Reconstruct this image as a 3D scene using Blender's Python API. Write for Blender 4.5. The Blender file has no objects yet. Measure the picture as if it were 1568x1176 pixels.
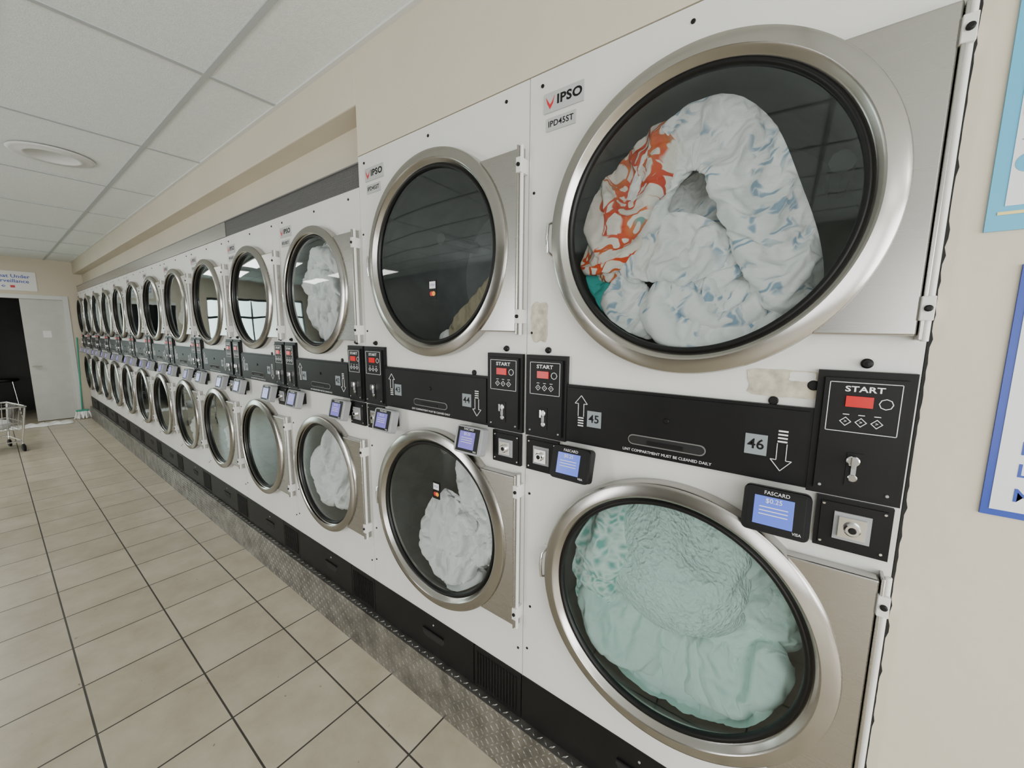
import bpy, bmesh, math, random, time
import numpy as np
from mathutils import Matrix, Vector
random.seed(3)
D=bpy.data; C=bpy.context; S=C.scene
COL=C.scene.collection

# ---------------------------------------------------------------- materials
def nt(name):
    m=D.materials.new(name); m.use_nodes=True
    t=m.node_tree; b=t.nodes['Principled BSDF']
    return m,t,b
def N(t,typ,**kw):
    n=t.nodes.new(typ)
    for k,v in kw.items():
        if k.startswith('i_'):
            n.inputs[k[2:].replace('_',' ')].default_value=v
        else: setattr(n,k,v)
    return n
def simple(name,col,rough=.5,metal=0.,emis=None,es=0,var=0.0,vs=8,bump=0,bs=60,coat=0,spec=None):
    m,t,b=nt(name)
    b.inputs['Base Color'].default_value=(*col,1); b.inputs['Roughness'].default_value=rough
    b.inputs['Metallic'].default_value=metal
    if spec is not None: b.inputs['Specular IOR Level'].default_value=spec
    if coat: b.inputs['Coat Weight'].default_value=coat
    if emis: 
        b.inputs['Emission Color'].default_value=(*emis,1); b.inputs['Emission Strength'].default_value=es
    tc=N(t,'ShaderNodeTexCoord')
    if var:
        n=N(t,'ShaderNodeTexNoise'); n.inputs['Scale'].default_value=vs; n.inputs['Detail'].default_value=6
        t.links.new(tc.outputs['Object'],n.inputs['Vector'])
        r=N(t,'ShaderNodeValToRGB'); r.color_ramp.elements[0].position=.3; r.color_ramp.elements[1].position=.7
        r.color_ramp.elements[0].color=(*[c*(1-var) for c in col],1); r.color_ramp.elements[1].color=(*[min(1,c*(1+var*.6)) for c in col],1)
        t.links.new(n.outputs['Fac'],r.inputs[0]); t.links.new(r.outputs[0],b.inputs['Base Color'])
    if bump:
        n=N(t,'ShaderNodeTexNoise'); n.inputs['Scale'].default_value=bs; n.inputs['Detail'].default_value=4
        t.links.new(tc.outputs['Object'],n.inputs['Vector'])
        bp=N(t,'ShaderNodeBump'); bp.inputs['Strength'].default_value=bump; bp.inputs['Distance'].default_value=.01
        t.links.new(n.outputs['Fac'],bp.inputs['Height']); t.links.new(bp.outputs[0],b.inputs['Normal'])
    return m
def brushed(name,col,rough,sc=(2,2,120),bump=.03,dr=.04):
    m,t,b=nt(name)
    b.inputs['Metallic'].default_value=1; b.inputs['Base Color'].default_value=(*col,1)
    tc=N(t,'ShaderNodeTexCoord'); mp=N(t,'ShaderNodeMapping'); mp.inputs['Scale'].default_value=sc
    n=N(t,'ShaderNodeTexNoise'); n.inputs['Scale'].default_value=6; n.inputs['Detail'].default_value=5
    t.links.new(tc.outputs['Object'],mp.inputs[0]); t.links.new(mp.outputs[0],n.inputs['Vector'])
    mr=N(t,'ShaderNodeMapRange'); mr.inputs['To Min'].default_value=rough-dr; mr.inputs['To Max'].default_value=rough+dr
    t.links.new(n.outputs['Fac'],mr.inputs[0]); t.links.new(mr.outputs[0],b.inputs['Roughness'])
    if bump:
        bp=N(t,'ShaderNodeBump'); bp.inputs['Strength'].default_value=bump; bp.inputs['Distance'].default_value=.002
        t.links.new(n.outputs['Fac'],bp.inputs['Height']); t.links.new(bp.outputs[0],b.inputs['Normal'])
    return m
def glassmat(name,tint,refl=1.0,rough=.02):
    m=D.materials.new(name); m.use_nodes=True; t=m.node_tree; t.nodes.clear()
    o=N(t,'ShaderNodeOutputMaterial'); mx=N(t,'ShaderNodeMixShader'); tr=N(t,'ShaderNodeBsdfTransparent'); g=N(t,'ShaderNodeBsdfGlossy')
    tr.inputs[0].default_value=(*tint,1); g.inputs['Roughness'].default_value=rough; g.inputs[0].default_value=(.92,1,1,1)
    f=N(t,'ShaderNodeFresnel'); f.inputs[0].default_value=1.45
    mu=N(t,'ShaderNodeMath',operation='MULTIPLY'); mu.inputs[1].default_value=refl
    t.links.new(f.outputs[0],mu.inputs[0]); t.links.new(mu.outputs[0],mx.inputs[0])
    t.links.new(tr.outputs[0],mx.inputs[1]); t.links.new(g.outputs[0],mx.inputs[2]); t.links.new(mx.outputs[0],o.inputs[0])
    return m
M={}
M['white']=simple('white_enamel',(.72,.715,.69),.36,var=.06,vs=3)
M['steel']=brushed('brushed_steel',(.45,.435,.41),.27,(1.5,1.5,60),.003,.015)
M['ring']=brushed('ring_steel',(.42,.405,.38),.22,(3,3,3),0)
M['chrome']=simple('chrome',(.75,.75,.75),.15,1)
M['black']=simple('black_plastic',(.006,.006,.0065),.45,var=.3,spec=.25)
M['gasket']=simple('rubber_gasket',(.004,.004,.004),.4,spec=.3)
M['drum']=simple('drum_metal',(.33,.35,.355),.5,.5,var=.2)
M['glass']=glassmat('door_glass',(.96,.98,.975),1.5)
M['red']=simple('red_led',(.25,.0,.0),.3,emis=(1,.0,.0),es=.45)
M['screen']=simple('blue_screen',(.03,.05,.3),.2,emis=(.18,.28,.95),es=.75)
M['screen2']=simple('lilac_screen',(.1,.1,.3),.2,emis=(.25,.18,.75),es=.6)
M['lwhite']=simple('label_white',(.8,.8,.8),.5)
M['lgrey']=simple('label_grey',(.23,.26,.28),.45)
M['badge']=simple('badge_silver',(.45,.46,.46),.4)
M['lred']=simple('label_red',(.55,.02,.03),.4)
M['lorange']=simple('label_orange',(.9,.35,.02),.4)
M['lblue']=simple('label_blue',(.03,.08,.45),.4)
M['grey']=simple('grey_plastic',(.30,.31,.32),.45)
M['beige_st']=simple('old_adhesive',(.56,.51,.40),.7,var=.35,vs=40)
M['dark']=simple('dark_gap',(.008,.008,.008),.8)
M['backroom']=simple('back_room_dark',(.05,.05,.048),.8,var=.2,vs=2)  # near-black base colour stands in for the unlit back room
M['wall']=simple('beige_wall_paint',(.61,.55,.44),.6,var=.04,vs=2,bump=.12,bs=25)
M['wall_far']=simple('taupe_wall_paint',(.22,.21,.19),.7,var=.05,vs=2)
M['trimw']=simple('white_trim',(.66,.67,.65),.5)

def tile_floor():
    m,t,b=nt('ceramic_floor_tile')
    tc=N(t,'ShaderNodeTexCoord'); mp=N(t,'ShaderNodeMapping')
    T=.366
    mp.inputs['Location'].default_value=((1.852+50*T)/T,(.222+50*T)/T,0); mp.inputs['Scale'].default_value=(1/T,1/T,1)
    t.links.new(tc.outputs['Object'],mp.inputs[0])
    br=N(t,'ShaderNodeTexBrick'); br.offset=0; br.squash=1
    br.inputs['Scale'].default_value=1; br.inputs['Brick Width'].default_value=1; br.inputs['Row Height'].default_value=1
    br.inputs['Mortar Size'].default_value=.011; br.inputs['Mortar Smooth'].default_value=.15
    br.inputs['Color1'].default_value=(.47,.42,.33,1); br.inputs['Color2'].default_value=(.54,.485,.385,1); br.inputs['Mortar'].default_value=(.05,.046,.040,1)
    t.links.new(mp.outputs[0],br.inputs['Vector'])
    n=N(t,'ShaderNodeTexNoise'); n.inputs['Scale'].default_value=5; n.inputs['Detail'].default_value=8; n.inputs['Roughness'].default_value=.65
    t.links.new(tc.outputs['Object'],n.inputs['Vector'])
    r=N(t,'ShaderNodeValToRGB'); r.color_ramp.elements[0].position=.3; r.color_ramp.elements[0].color=(.78,.75,.70,1)
    r.color_ramp.elements[1].position=.65; r.color_ramp.elements[1].color=(1,1,1,1)
    t.links.new(n.outputs['Fac'],r.inputs[0])
    mx=N(t,'ShaderNodeMix',data_type='RGBA',blend_type='MULTIPLY'); mx.inputs[0].default_value=1
    t.links.new(br.outputs['Color'],mx.inputs[6]); t.links.new(r.outputs[0],mx.inputs[7])
    n2=N(t,'ShaderNodeTexNoise'); n2.inputs['Scale'].default_value=38; n2.inputs['Detail'].default_value=2
    t.links.new(tc.outputs['Object'],n2.inputs['Vector'])
    r2=N(t,'ShaderNodeValToRGB'); r2.color_ramp.elements[0].position=.73; r2.color_ramp.elements[0].color=(1,1,1,1); r2.color_ramp.elements[1].position=.78; r2.color_ramp.elements[1].color=(.5,.45,.38,1)
    t.links.new(n2.outputs['Fac'],r2.inputs[0])
    mx2=N(t,'ShaderNodeMix',data_type='RGBA',blend_type='MULTIPLY'); mx2.inputs[0].default_value=1
    t.links.new(mx.outputs[2],mx2.inputs[6]); t.links.new(r2.outputs[0],mx2.inputs[7])
    t.links.new(mx2.outputs[2],b.inputs['Base Color'])
    mr=N(t,'ShaderNodeMapRange'); mr.inputs['To Min'].default_value=.22; mr.inputs['To Max'].default_value=.42
    t.links.new(n.outputs['Fac'],mr.inputs[0]); t.links.new(mr.outputs[0],b.inputs['Roughness'])
    bp=N(t,'ShaderNodeBump'); bp.inputs['Strength'].default_value=.5; bp.inputs['Distance'].default_value=.004; bp.invert=True
    t.links.new(br.outputs['Fac'],bp.inputs['Height']); t.links.new(bp.outputs[0],b.inputs['Normal'])
    return m
M['floor']=tile_floor()
M['ceil']=simple('acoustic_tile',(.78,.82,.81),.85,var=.05,vs=60,bump=.25,bs=150)
M['tbar']=simple('t_bar',(.44,.47,.47),.5)
M['diamond']=simple('diamond_plate_metal',(.34,.33,.31),.38,.9,var=.4,vs=12)
M['vent']=simple('vent_grey',(.18,.18,.175),.5,.3)

def cloth_mat(name,base,kind):
    m,t,b=nt(name); b.inputs['Roughness'].default_value=.9; b.inputs['Specular IOR Level'].default_value=.2
    b.inputs['Base Color'].default_value=(*base,1)
    tc=N(t,'ShaderNodeTexCoord')
    def warp(sc,amt):
        n=N(t,'ShaderNodeTexNoise'); n.inputs['Scale'].default_value=sc; n.inputs['Detail'].default_value=2
        t.links.new(tc.outputs['UV'],n.inputs['Vector'])
        mx=N(t,'ShaderNodeMix',data_type='RGBA',blend_type='LINEAR_LIGHT'); mx.inputs[0].default_value=amt
        t.links.new(tc.outputs['UV'],mx.inputs[6]); t.links.new(n.outputs['Color'],mx.inputs[7]); return mx.outputs[2]
    def ramp(src,stops):
        r=N(t,'ShaderNodeValToRGB'); e=r.color_ramp.elements
        e[0].position,e[0].color=stops[0][0],(*stops[0][1],1); e[1].position,e[1].color=stops[1][0],(*stops[1][1],1)
        for p,c in stops[2:]:
            x=e.new(p); x.color=(*c,1)
        t.links.new(src,r.inputs[0]); return r.outputs[0]
    if kind=='leaf_blue':
        w=warp(16,.05)
        def leaves(rot,sc,th):
            mp=N(t,'ShaderNodeMapping'); mp.inputs['Rotation'].default_value=(0,0,rot); mp.inputs['Scale'].default_value=sc
            t.links.new(w,mp.inputs[0])
            v=N(t,'ShaderNodeTexVoronoi'); v.inputs['Scale'].default_value=1; t.links.new(mp.outputs[0],v.inputs['Vector'])
            return ramp(v.outputs['Distance'],[(th,(0,0,0)),(th+.16,(1,1,1))])
        a=leaves(.7,(60,17,1),.24); c=leaves(-.5,(52,19,1),.22)
        mm=N(t,'ShaderNodeMix',data_type='RGBA',blend_type='DARKEN'); mm.inputs[0].default_value=1
        t.links.new(a,mm.inputs[6]); t.links.new(c,mm.inputs[7])
        n=N(t,'ShaderNodeTexNoise'); n.inputs['Scale'].default_value=8.5; n.inputs['Detail'].default_value=1; t.links.new(tc.outputs['UV'],n.inputs['Vector'])
        c2=ramp(n.outputs['Fac'],[(.51,(1,1,1)),(.57,(0,0,0))])
        mx=N(t,'ShaderNodeMix',data_type='RGBA',blend_type='LIGHTEN'); mx.inputs[0].default_value=1
        t.links.new(mm.outputs[2],mx.inputs[6]); t.links.new(c2,mx.inputs[7])
        m2=N(t,'ShaderNodeMix',data_type='RGBA'); m2.inputs[6].default_value=(.30,.43,.55,1); m2.inputs[7].default_value=(*base,1)
        t.links.new(mx.outputs[2],m2.inputs[0]); t.links.new(m2.outputs[2],b.inputs['Base Color'])
    if kind=='coral':
        w=warp(9,.10)
        v=N(t,'ShaderNodeTexVoronoi',feature='DISTANCE_TO_EDGE'); v.inputs['Scale'].default_value=20; t.links.new(w,v.inputs['Vector'])
        c1=ramp(v.outputs['Distance'],[(.095,(0,0,0)),(.13,(1,1,1))])
        n=N(t,'ShaderNodeTexNoise'); n.inputs['Scale'].default_value=9; t.links.new(tc.outputs['UV'],n.inputs['Vector'])
        cc=ramp(n.outputs['Fac'],[(.35,(.60,.05,.02)),(.5,(.68,.10,.03)),(.60,(.70,.20,.06)),(.66,(.20,.42,.38))])
        n3=N(t,'ShaderNodeTexNoise'); n3.inputs['Scale'].default_value=14; n3.inputs['Detail'].default_value=0; t.links.new(w,n3.inputs['Vector'])
        gate=ramp(n3.outputs['Fac'],[(.56,(0,0,0)),(.60,(1,1,1))])
        mg=N(t,'ShaderNodeMix',data_type='RGBA',blend_type='LIGHTEN'); mg.inputs[0].default_value=1
        t.links.new(c1,mg.inputs[6]); t.links.new(gate,mg.inputs[7])
        m2=N(t,'ShaderNodeMix',data_type='RGBA'); m2.inputs[7].default_value=(*base,1)
        t.links.new(mg.outputs[2],m2.inputs[0]); t.links.new(cc,m2.inputs[6]); t.links.new(m2.outputs[2],b.inputs['Base Color'])
    if kind=='teal_leaf':
        w=warp(10,.08)
        v=N(t,'ShaderNodeTexVoronoi',feature='DISTANCE_TO_EDGE'); v.inputs['Scale'].default_value=34; t.links.new(w,v.inputs['Vector'])
        c1=ramp(v.outputs['Distance'],[(.04,tuple(base)),(.35,(.20,.52,.46))])
        t.links.new(c1,b.inputs['Base Color'])
    bp=N(t,'ShaderNodeBump')
    if kind=='quilt':
        bn=N(t,'ShaderNodeTexVoronoi'); bn.inputs['Scale'].default_value=85; bp.inputs['Strength'].default_value=.9; bp.inputs['Distance'].default_value=.007
        t.links.new(warp(30,.02),bn.inputs['Vector']); t.links.new(bn.outputs['Distance'],bp.inputs['Height'])
    else:
        bn=N(t,'ShaderNodeTexNoise'); bn.inputs['Scale'].default_value=220; bn.inputs['Detail'].default_value=3
        t.links.new(tc.outputs['Object'],bn.inputs['Vector']); bp.inputs['Strength'].default_value=.15; bp.inputs['Distance'].default_value=.006
        t.links.new(bn.outputs['Fac'],bp.inputs['Height'])
    # creases
    cn=N(t,'ShaderNodeTexNoise'); cn.noise_type='RIDGED_MULTIFRACTAL'; cn.inputs['Scale'].default_value=11; cn.inputs['Detail'].default_value=3
    t.links.new(tc.outputs['Object'],cn.inputs['Vector'])
    b2=N(t,'ShaderNodeBump'); b2.inputs['Strength'].default_value=.45; b2.inputs['Distance'].default_value=.007
    t.links.new(cn.outputs['Fac'],b2.inputs['Height']); t.links.new(bp.outputs[0],b2.inputs['Normal'])
    t.links.new(b2.outputs[0],b.inputs['Normal'])
    return m
M['c_floral']=cloth_mat('floral_cotton',(.86,.88,.87),'leaf_blue')
M['c_coral']=cloth_mat('coral_print_cotton',(.84,.80,.72),'coral')
M['c_teal']=cloth_mat('teal_cotton',(.04,.42,.39),'plain')
M['c_quilt']=cloth_mat('pale_teal_quilt',(.62,.83,.78),'quilt')
M['c_quilt2']=cloth_mat('pale_teal_lining',(.60,.81,.76),'plain')
M['c_tleaf']=cloth_mat('teal_leaf_cotton',(.74,.90,.86),'teal_leaf')
M['c_white']=cloth_mat('white_terry',(.95,.96,.96),'plain')
M['c_grey']=cloth_mat('grey_cotton',(.55,.57,.58),'plain')
M['c_olive']=cloth_mat('olive_cotton',(.34,.30,.21),'plain')

# ---------------------------------------------------------------- mesh builder
class B:
    def __init__(s): s.v=[]; s.f=[]; s.m=[]; s.mats=[]
    def mi(s,k):
        if k not in s.mats: s.mats.append(k)
        return s.mats.index(k)
    def add(s,vs,fs,k):
        o=len(s.v); i=s.mi(k); s.v+= [tuple(p) for p in vs]
        for f in fs: s.f.append([o+a for a in f]); s.m.append(i)
    def box(s,x0,x1,y0,y1,z0,z1,k,M4=None):
        vs=[Vector((x,y,z)) for z in (z0,z1) for y in (y0,y1) for x in (x0,x1)]
        if M4 is not None: vs=[M4@p for p in vs]
        s.add(vs,[(0,2,3,1),(4,5,7,6),(0,1,5,4),(2,6,7,3),(0,4,6,2),(1,3,7,5)],k)
    def prism(s,poly,y0,y1,k):  # poly xz
        n=len(poly)
        vs=[(x,y0,z) for x,z in poly]+[(x,y1,z) for x,z in poly]
        s.add(vs,[tuple(range(n)),tuple(range(2*n-1,n-1,-1))]+[((i+1)%n,i,n+i,n+(i+1)%n) for i in range(n)],k)
    def lathe(s,prof,cx,cz,k,n=96,cy=0,a0=0,a1=2*math.pi):
        vs=[];fs=[]; full=abs(a1-a0-2*math.pi)<1e-6; cnt=n if full else n+1
        for i in range(cnt):
            a=a0+(a1-a0)*i/n
            for r,y in prof: vs.append((cx+r*math.cos(a),cy+y,cz+r*math.sin(a)))
        p=len(prof)
        for i in range(n):
            j=(i+1)%cnt
            for q in range(p-1): fs.append((i*p+q,i*p+q+1,j*p+q+1,j*p+q))
        s.add(vs,fs,k)
    def tube(s,pts,r,k,n=10):
        pts=[Vector(p) for p in pts]; vs=[];fs=[]
        for i,p in enumerate(pts):
            d=(pts[min(i+1,len(pts)-1)]-pts[max(i-1,0)]).normalized()
            u=d.orthogonal().normalized() if i==0 else (u-d*u.dot(d)).normalized()
            w=d.cross(u)
            rr=r[i] if isinstance(r,(list,tuple)) else r
            for j in range(n):
                a=2*math.pi*j/n; vs.append(p+u*math.cos(a)*rr+w*math.sin(a)*rr)
        for i in range(len(pts)-1):
            for j in range(n): fs.append((i*n+j,i*n+(j+1)%n,(i+1)*n+(j+1)%n,(i+1)*n+j))
        fs.append(tuple(range(n-1,-1,-1))); fs.append(tuple(range((len(pts)-1)*n,len(pts)*n)))
        s.add(vs,fs,k)
    def disc(s,cx,cy,cz,r,th,k,n=16):
        s.lathe([(r,th),(r,0),(r*.8,-th*.3),(0.0001,-th*.3)],cx,cz,k,n,cy)
    def text(s,txt,x,z,size,y,k,ang=0,M4=None,bold=0,sx=1,left=False):
        vs,fs=textmesh(txt,bold); ca,sa=math.cos(ang),math.sin(ang)
        if left: x=x-size*sx*min(a for a,_ in vs)
        P=[Vector((x+size*(a*sx*ca-b*sa),y,z+size*(a*sx*sa+b*ca))) for a,b in vs]
        if M4 is not None: P=[M4@p for p in P]
        s.add(P,fs,k)
    def mesh(s,name,smooth=False,auto=None):
        me=D.meshes.new(name); me.from_pydata([tuple(p) for p in s.v],[],s.f)
        for k in s.mats: me.materials.append(M[k])
        me.polygons.foreach_set('material_index',s.m)
        me.update()
        if smooth: me.polygons.foreach_set('use_smooth',[True]*len(s.f))
        if auto is not None:
            me.polygons.foreach_set('use_smooth',[True]*len(s.f))
            me.set_sharp_from_angle(angle=math.radians(auto))
        return me
_tc={}
def textmesh(txt,bold=0):
    key=(txt,bold)
    if key in _tc: return _tc[key]
    cu=D.curves.new('t','FONT'); cu.body=txt; cu.align_x='CENTER'; cu.align_y='CENTER'; cu.resolution_u=3; cu.size=1; cu.offset=bold; cu.space_character=1+bold*2
    ob=D.objects.new('t',cu); COL.objects.link(ob); C.view_layer.update()
    me=ob.to_mesh()
    vs=[(v.co.x,v.co.y) for v in me.vertices]; fs=[tuple(p.vertices) for p in me.polygons]
    ob.to_mesh_clear(); D.objects.remove(ob); D.curves.remove(cu)
    _tc[key]=(vs,fs); return _tc[key]
def obj(name,me,parent=None,loc=(0,0,0),bevel=None):
    o=D.objects.new(name,me); COL.objects.link(o); o.location=loc
    if parent: o.parent=parent
    if bevel:
        b=o.modifiers.new('bev','BEVEL'); b.width=bevel; b.segments=2; b.limit_method='ANGLE'; b.angle_limit=math.radians(50)
    return o
def empty(name,loc=(0,0,0),rot=0):
    e=D.objects.new(name,None); COL.objects.link(e); e.location=loc; e.rotation_euler=(0,0,rot); e.empty_display_size=.1; return e

BASE=.235; CEIL=2.86; XE=3.5; YS=-4.6
XB0=-.728; W1=.917; W2=.81; XBIG=XB0-W1; NS=11; XSM=XBIG-NS*W2; XR=XB0+W1; XW=XSM-.27
HB=2.20; HS=2.075
CX1=W1/2+.026; ZU1=1.718; ZL1=.674; CX2=W2/2+.008; ZU2=1.640; ZL2=.665

# ---------------------------------------------------------------- laundry: simulated cloth (runs first, in an otherwise empty scene)
S.gravity=(0,0,-9.8)
def run_cloth(o,frames,expand,bend,pin,grav):
    S.gravity=grav
    md=o.modifiers.new('cloth','CLOTH'); s=md.settings
    s.quality=5; s.mass=.15; s.air_damping=1; s.tension_stiffness=15; s.compression_stiffness=15; s.shear_stiffness=5; s.bending_stiffness=bend; s.bending_damping=.5
    s.tension_damping=5; s.compression_damping=5
    s.shrink_min=-expand; s.shrink_max=-expand
    s.vertex_group_mass=pin; s.pin_stiffness=1
    c=md.collision_settings; c.use_collision=False; c.use_self_collision=False
    md.point_cache.frame_start=1; md.point_cache.frame_end=frames
    for f in range(1,frames+1): S.frame_set(f)
    dg=C.evaluated_depsgraph_get(); me=D.meshes.new_from_object(o.evaluated_get(dg))
    D.objects.remove(o); S.frame_set(1)
    return me
def gridfaces(n,m): return [(i*m+j,(i+1)*m+j,(i+1)*m+j+1,i*m+j+1) for i in range(n-1) for j in range(m-1)]
def catmull(P,n):
    P=np.array(P,float); Q=np.vstack([2*P[0]-P[1],P,2*P[-1]-P[-2]]); out=[]
    m=len(P)-1
    for i in range(n):
        u=i/(n-1)*m; k=min(int(u),m-1); t=u-k; a,b,c,d=Q[k],Q[k+1],Q[k+2],Q[k+3]
        out.append(.5*((2*b)+(-a+c)*t+(2*a-5*b+4*c-d)*t*t+(-a+3*b-3*c+d)*t**3))
    return np.array(out)
rsd=np.random.RandomState(8)
def strand(pts,mat,expand=.2,bend=.4,grav=(0,-1,-4),k=.75,nt_=None,nth=None,frames=20,cell=.0075,jit=.0015):
    """half-tube of cloth laid along a path (x,z,r,h); pinned at its borders, given slack, so it wrinkles"""
    C0=catmull(pts,40); L=np.hypot(np.diff(C0[:,0]),np.diff(C0[:,1])).sum(); R=C0[:,2].mean()
    n=nt_ or max(14,int((L+R)/cell)); m=nth or max(14,int(R*2.9/cell))
    Cc=catmull(pts,n); vs=[]; uv=[]
    T=np.gradient(Cc[:,:2],axis=0); T/=np.linalg.norm(T,axis=1)[:,None]
    ou,ov=rsd.rand(2)*5
    ph=rsd.rand(6)*6.28
    for i in range(n):
        t=i/(n-1); e=min(t,1-t); cap=math.sqrt(max(0,1-(1-min(1,e*L/(.8*R+1e-6)))**2)); cap=.25+.75*cap
        x,z,r,h=Cc[i]; sx,sz=-T[i,1],T[i,0]
        for j in range(m):
            th=math.radians(-100+200*j/(m-1)); rr=r*(1+.06*math.sin(3*th+9*t+ph[0])+.05*math.sin(5*th-14*t+ph[1]))
            s_=rr*math.sin(th)*cap; y=.085-(h+r*k*math.cos(th)*cap)
            vs.append((x+sx*s_,y+jit*rsd.randn(),z+sz*s_)); uv.append((ou+t*L,ov+th*R))
    me=D.meshes.new('s'); me.from_pydata(vs,[],gridfaces(n,m)); o=obj('s',me)
    g=o.vertex_groups.new(name='p'); g.add([i*m+j for i in range(n) for j in range(m) if i in(0,n-1) or j in(0,m-1)],1,'REPLACE')
    r=run_cloth(o,frames,expand,bend,'p',grav)
    V=np.array([v.co[:] for v in r.vertices]); D.meshes.remove(r)
    return (V,gridfaces(n,m),uv,mat)
def laundry(name,parts,cx,cz,rclip,ymin=.006,sub=1):
    b=B(); UV=[]
    for V,F,uv,mat in parts:
        V=V.copy(); r=np.hypot(V[:,0],V[:,2]); f=np.where(r>rclip,rclip/np.maximum(r,1e-6),1); V[:,0]*=f; V[:,2]*=f
        y=V[:,1]; y=np.where(y<ymin+.01,ymin+.01*np.exp((y-ymin-.01)/.01),y); V[:,1]=y-.017
        V[:,0]+=cx; V[:,2]+=cz
        b.add(V.tolist(),F,mat); UV+=list(uv) if uv is not None else [(v[0],v[2]) for v in V]
    me=b.mesh(name,smooth=True); ul=me.uv_layers.new(name='UVMap')
    li=np.zeros(len(me.loops),int); me.loops.foreach_get('vertex_index',li); ua=np.array(UV)[li]
    ul.data.foreach_set('uv',ua.ravel())
    o=obj(name,me)
    if sub:
        s=o.modifiers.new('sub','SUBSURF'); s.levels=sub; s.render_levels=sub
    return o
cxR=XB0+CX1; cxL=XBIG+CX1; zU=BASE+ZU1; zL=BASE+ZL1
laundry('floral_bedsheet',[
 strand([(-.15,-.04,.055,-.03),(-.135,.12,.065,-.01),(-.02,.235,.072,.0),(.08,.18,.075,.0),(.15,.02,.075,.0),(.20,-.13,.07,-.01),(.22,-.24,.05,-.03)],'c_floral',.26,.15),
 strand([(-.10,.12,.10,-.10),(.0,.04,.13,-.10),(.08,-.10,.12,-.07)],'c_floral',.28,.25,k=.35),
 strand([(-.21,-.12,.05,-.01),(-.13,-.03,.07,.0),(.0,-.05,.075,.01),(.08,-.15,.06,-.01)],'c_floral',.34,.12),
 strand([(-.20,-.10,.05,-.01),(-.17,-.19,.07,.0),(-.07,-.26,.07,-.01)],'c_floral',.34,.15),
 strand([(-.08,-.12,.07,.0),(.0,-.20,.09,.01),(.12,-.23,.08,-.0),(.22,-.22,.06,-.02)],'c_floral',.36,.15),
 strand([(-.05,-.04,.08,-.03),(.06,-.12,.10,-.02),(.20,-.19,.07,-.03)],'c_floral',.34,.15),
 ],cxR,zU,.312)
laundry('coral_print_sheet',[
 strand([(-.11,.30,.07,-.045),(-.185,.18,.11,-.03),(-.25,.04,.11,-.025),(-.25,-.12,.085,-.025)],'c_coral',.28,.2),
 strand([(-.28,-.09,.055,-.01),(-.27,-.17,.06,-.01),(-.20,-.27,.05,-.02)],'c_teal',.2,.3)],cxR,zU,.316)
laundry('pale_teal_quilt',[
 strand([(-.09,.30,.15,-.035),(-.01,.12,.20,-.01),(.04,-.08,.18,-.01)],'c_quilt',.06,5,k=.33,grav=(0,-1,-2)),
 strand([(-.2,.28,.12,-.03),(-.25,.08,.12,-.025),(-.26,-.14,.08,-.03)],'c_tleaf',.28,.2,k=.6),
 strand([(.08,.30,.08,-.07),(.20,.14,.075,-.065),(.28,-.05,.06,-.06)],'c_quilt2',.20,.5),
 strand([(.02,.31,.05,-.06),(.12,.16,.05,-.045),(.22,.0,.05,-.04)],'c_quilt2',.20,.5),
 strand([(-.29,-.08,.07,-.02),(-.15,-.14,.08,.0),(.02,-.17,.06,.0),(.16,-.13,.08,.0),(.29,-.05,.07,-.01)],'c_quilt2',.32,.2),
 strand([(-.24,-.20,.08,-.02),(-.02,-.26,.10,.0),(.15,-.20,.10,-.0),(.27,-.12,.07,-.01)],'c_quilt2',.34,.2),
 strand([(-.18,-.27,.06,-.02),(.0,-.31,.06,-.01),(.18,-.26,.06,-.01)],'c_quilt2',.28,.3),
 strand([(-.2,-.05,.16,-.06),(.0,-.16,.18,-.05),(.16,-.12,.16,-.05)],'c_quilt2',.15,.8,k=.35),
 strand([(.05,.12,.12,-.06),(.16,.0,.12,-.055),(.26,-.08,.10,-.06)],'c_quilt2',.15,.8,k=.35),
 ],cxR,zL,.315)
laundry('olive_towel',[
 strand([(.0,-.28,.05,-.02),(.14,-.22,.08,-.01),(.27,-.08,.06,-.02)],'c_olive',.2,.4),
 strand([(-.07,-.30,.035,-.03),(.03,-.31,.035,-.02)],'c_white',.2,.4)],cxL,zU,.315)
BUN=[strand(p,'c_white',.36,.12,cell=.0085) for p in (
 [(-.18,.03,.07,-.03),(-.05,.10,.09,-.01),(.10,.06,.08,-.0),(.18,-.06,.06,-.02)],
 [(-.16,-.08,.08,-.01),(0,-.04,.09,.01),(.14,-.12,.07,0)],
 [(-.10,-.18,.06,-.01),(.05,-.17,.08,0),(.16,-.17,.05,-.02)],
 [(-.05,.19,.06,-.03),(.05,.10,.07,-.01),(.03,-.02,.06,.01)],
 [(-.17,.10,.05,-.03),(-.12,.0,.06,.0),(-.15,-.12,.05,-.01)])]
def bun(sc,rot,dx,dz,mat,dy=0,flip=False,sel=(0,1,2,3,4)):
    out=[]; c,s=math.cos(rot),math.sin(rot)
    for q in sel:
        V,F,uv,_=BUN[q]; V=V.copy()
        if flip: V[:,0]*=-1; F=[f[::-1] for f in F]
        x=(V[:,0]*c-V[:,2]*s)*sc+dx; z=(V[:,0]*s+V[:,2]*c)*sc+dz
        out.append((np.stack([x,V[:,1]+dy,z],1),F,uv,mat))
    return out
laundry('white_bed_linen',bun(.98,.25,.0,-.13,'c_white')+bun(.75,2.0,.14,-.06,'c_white',dy=.015)+[
 strand([(.04,.27,.045,-.05),(.10,.17,.055,-.03),(.15,.02,.06,-.02)],'c_white',.3,.2),
 strand([(.15,.22,.04,-.05),(.20,.10,.05,-.03),(.22,-.03,.06,-.03)],'c_white',.3,.2)],cxL,zL,.312,sub=1)
def smc(i,up): return (XBIG-(i+1)*W2+CX2, BASE+(ZU2 if up else ZL2))
c=smc(0,True)
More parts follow.
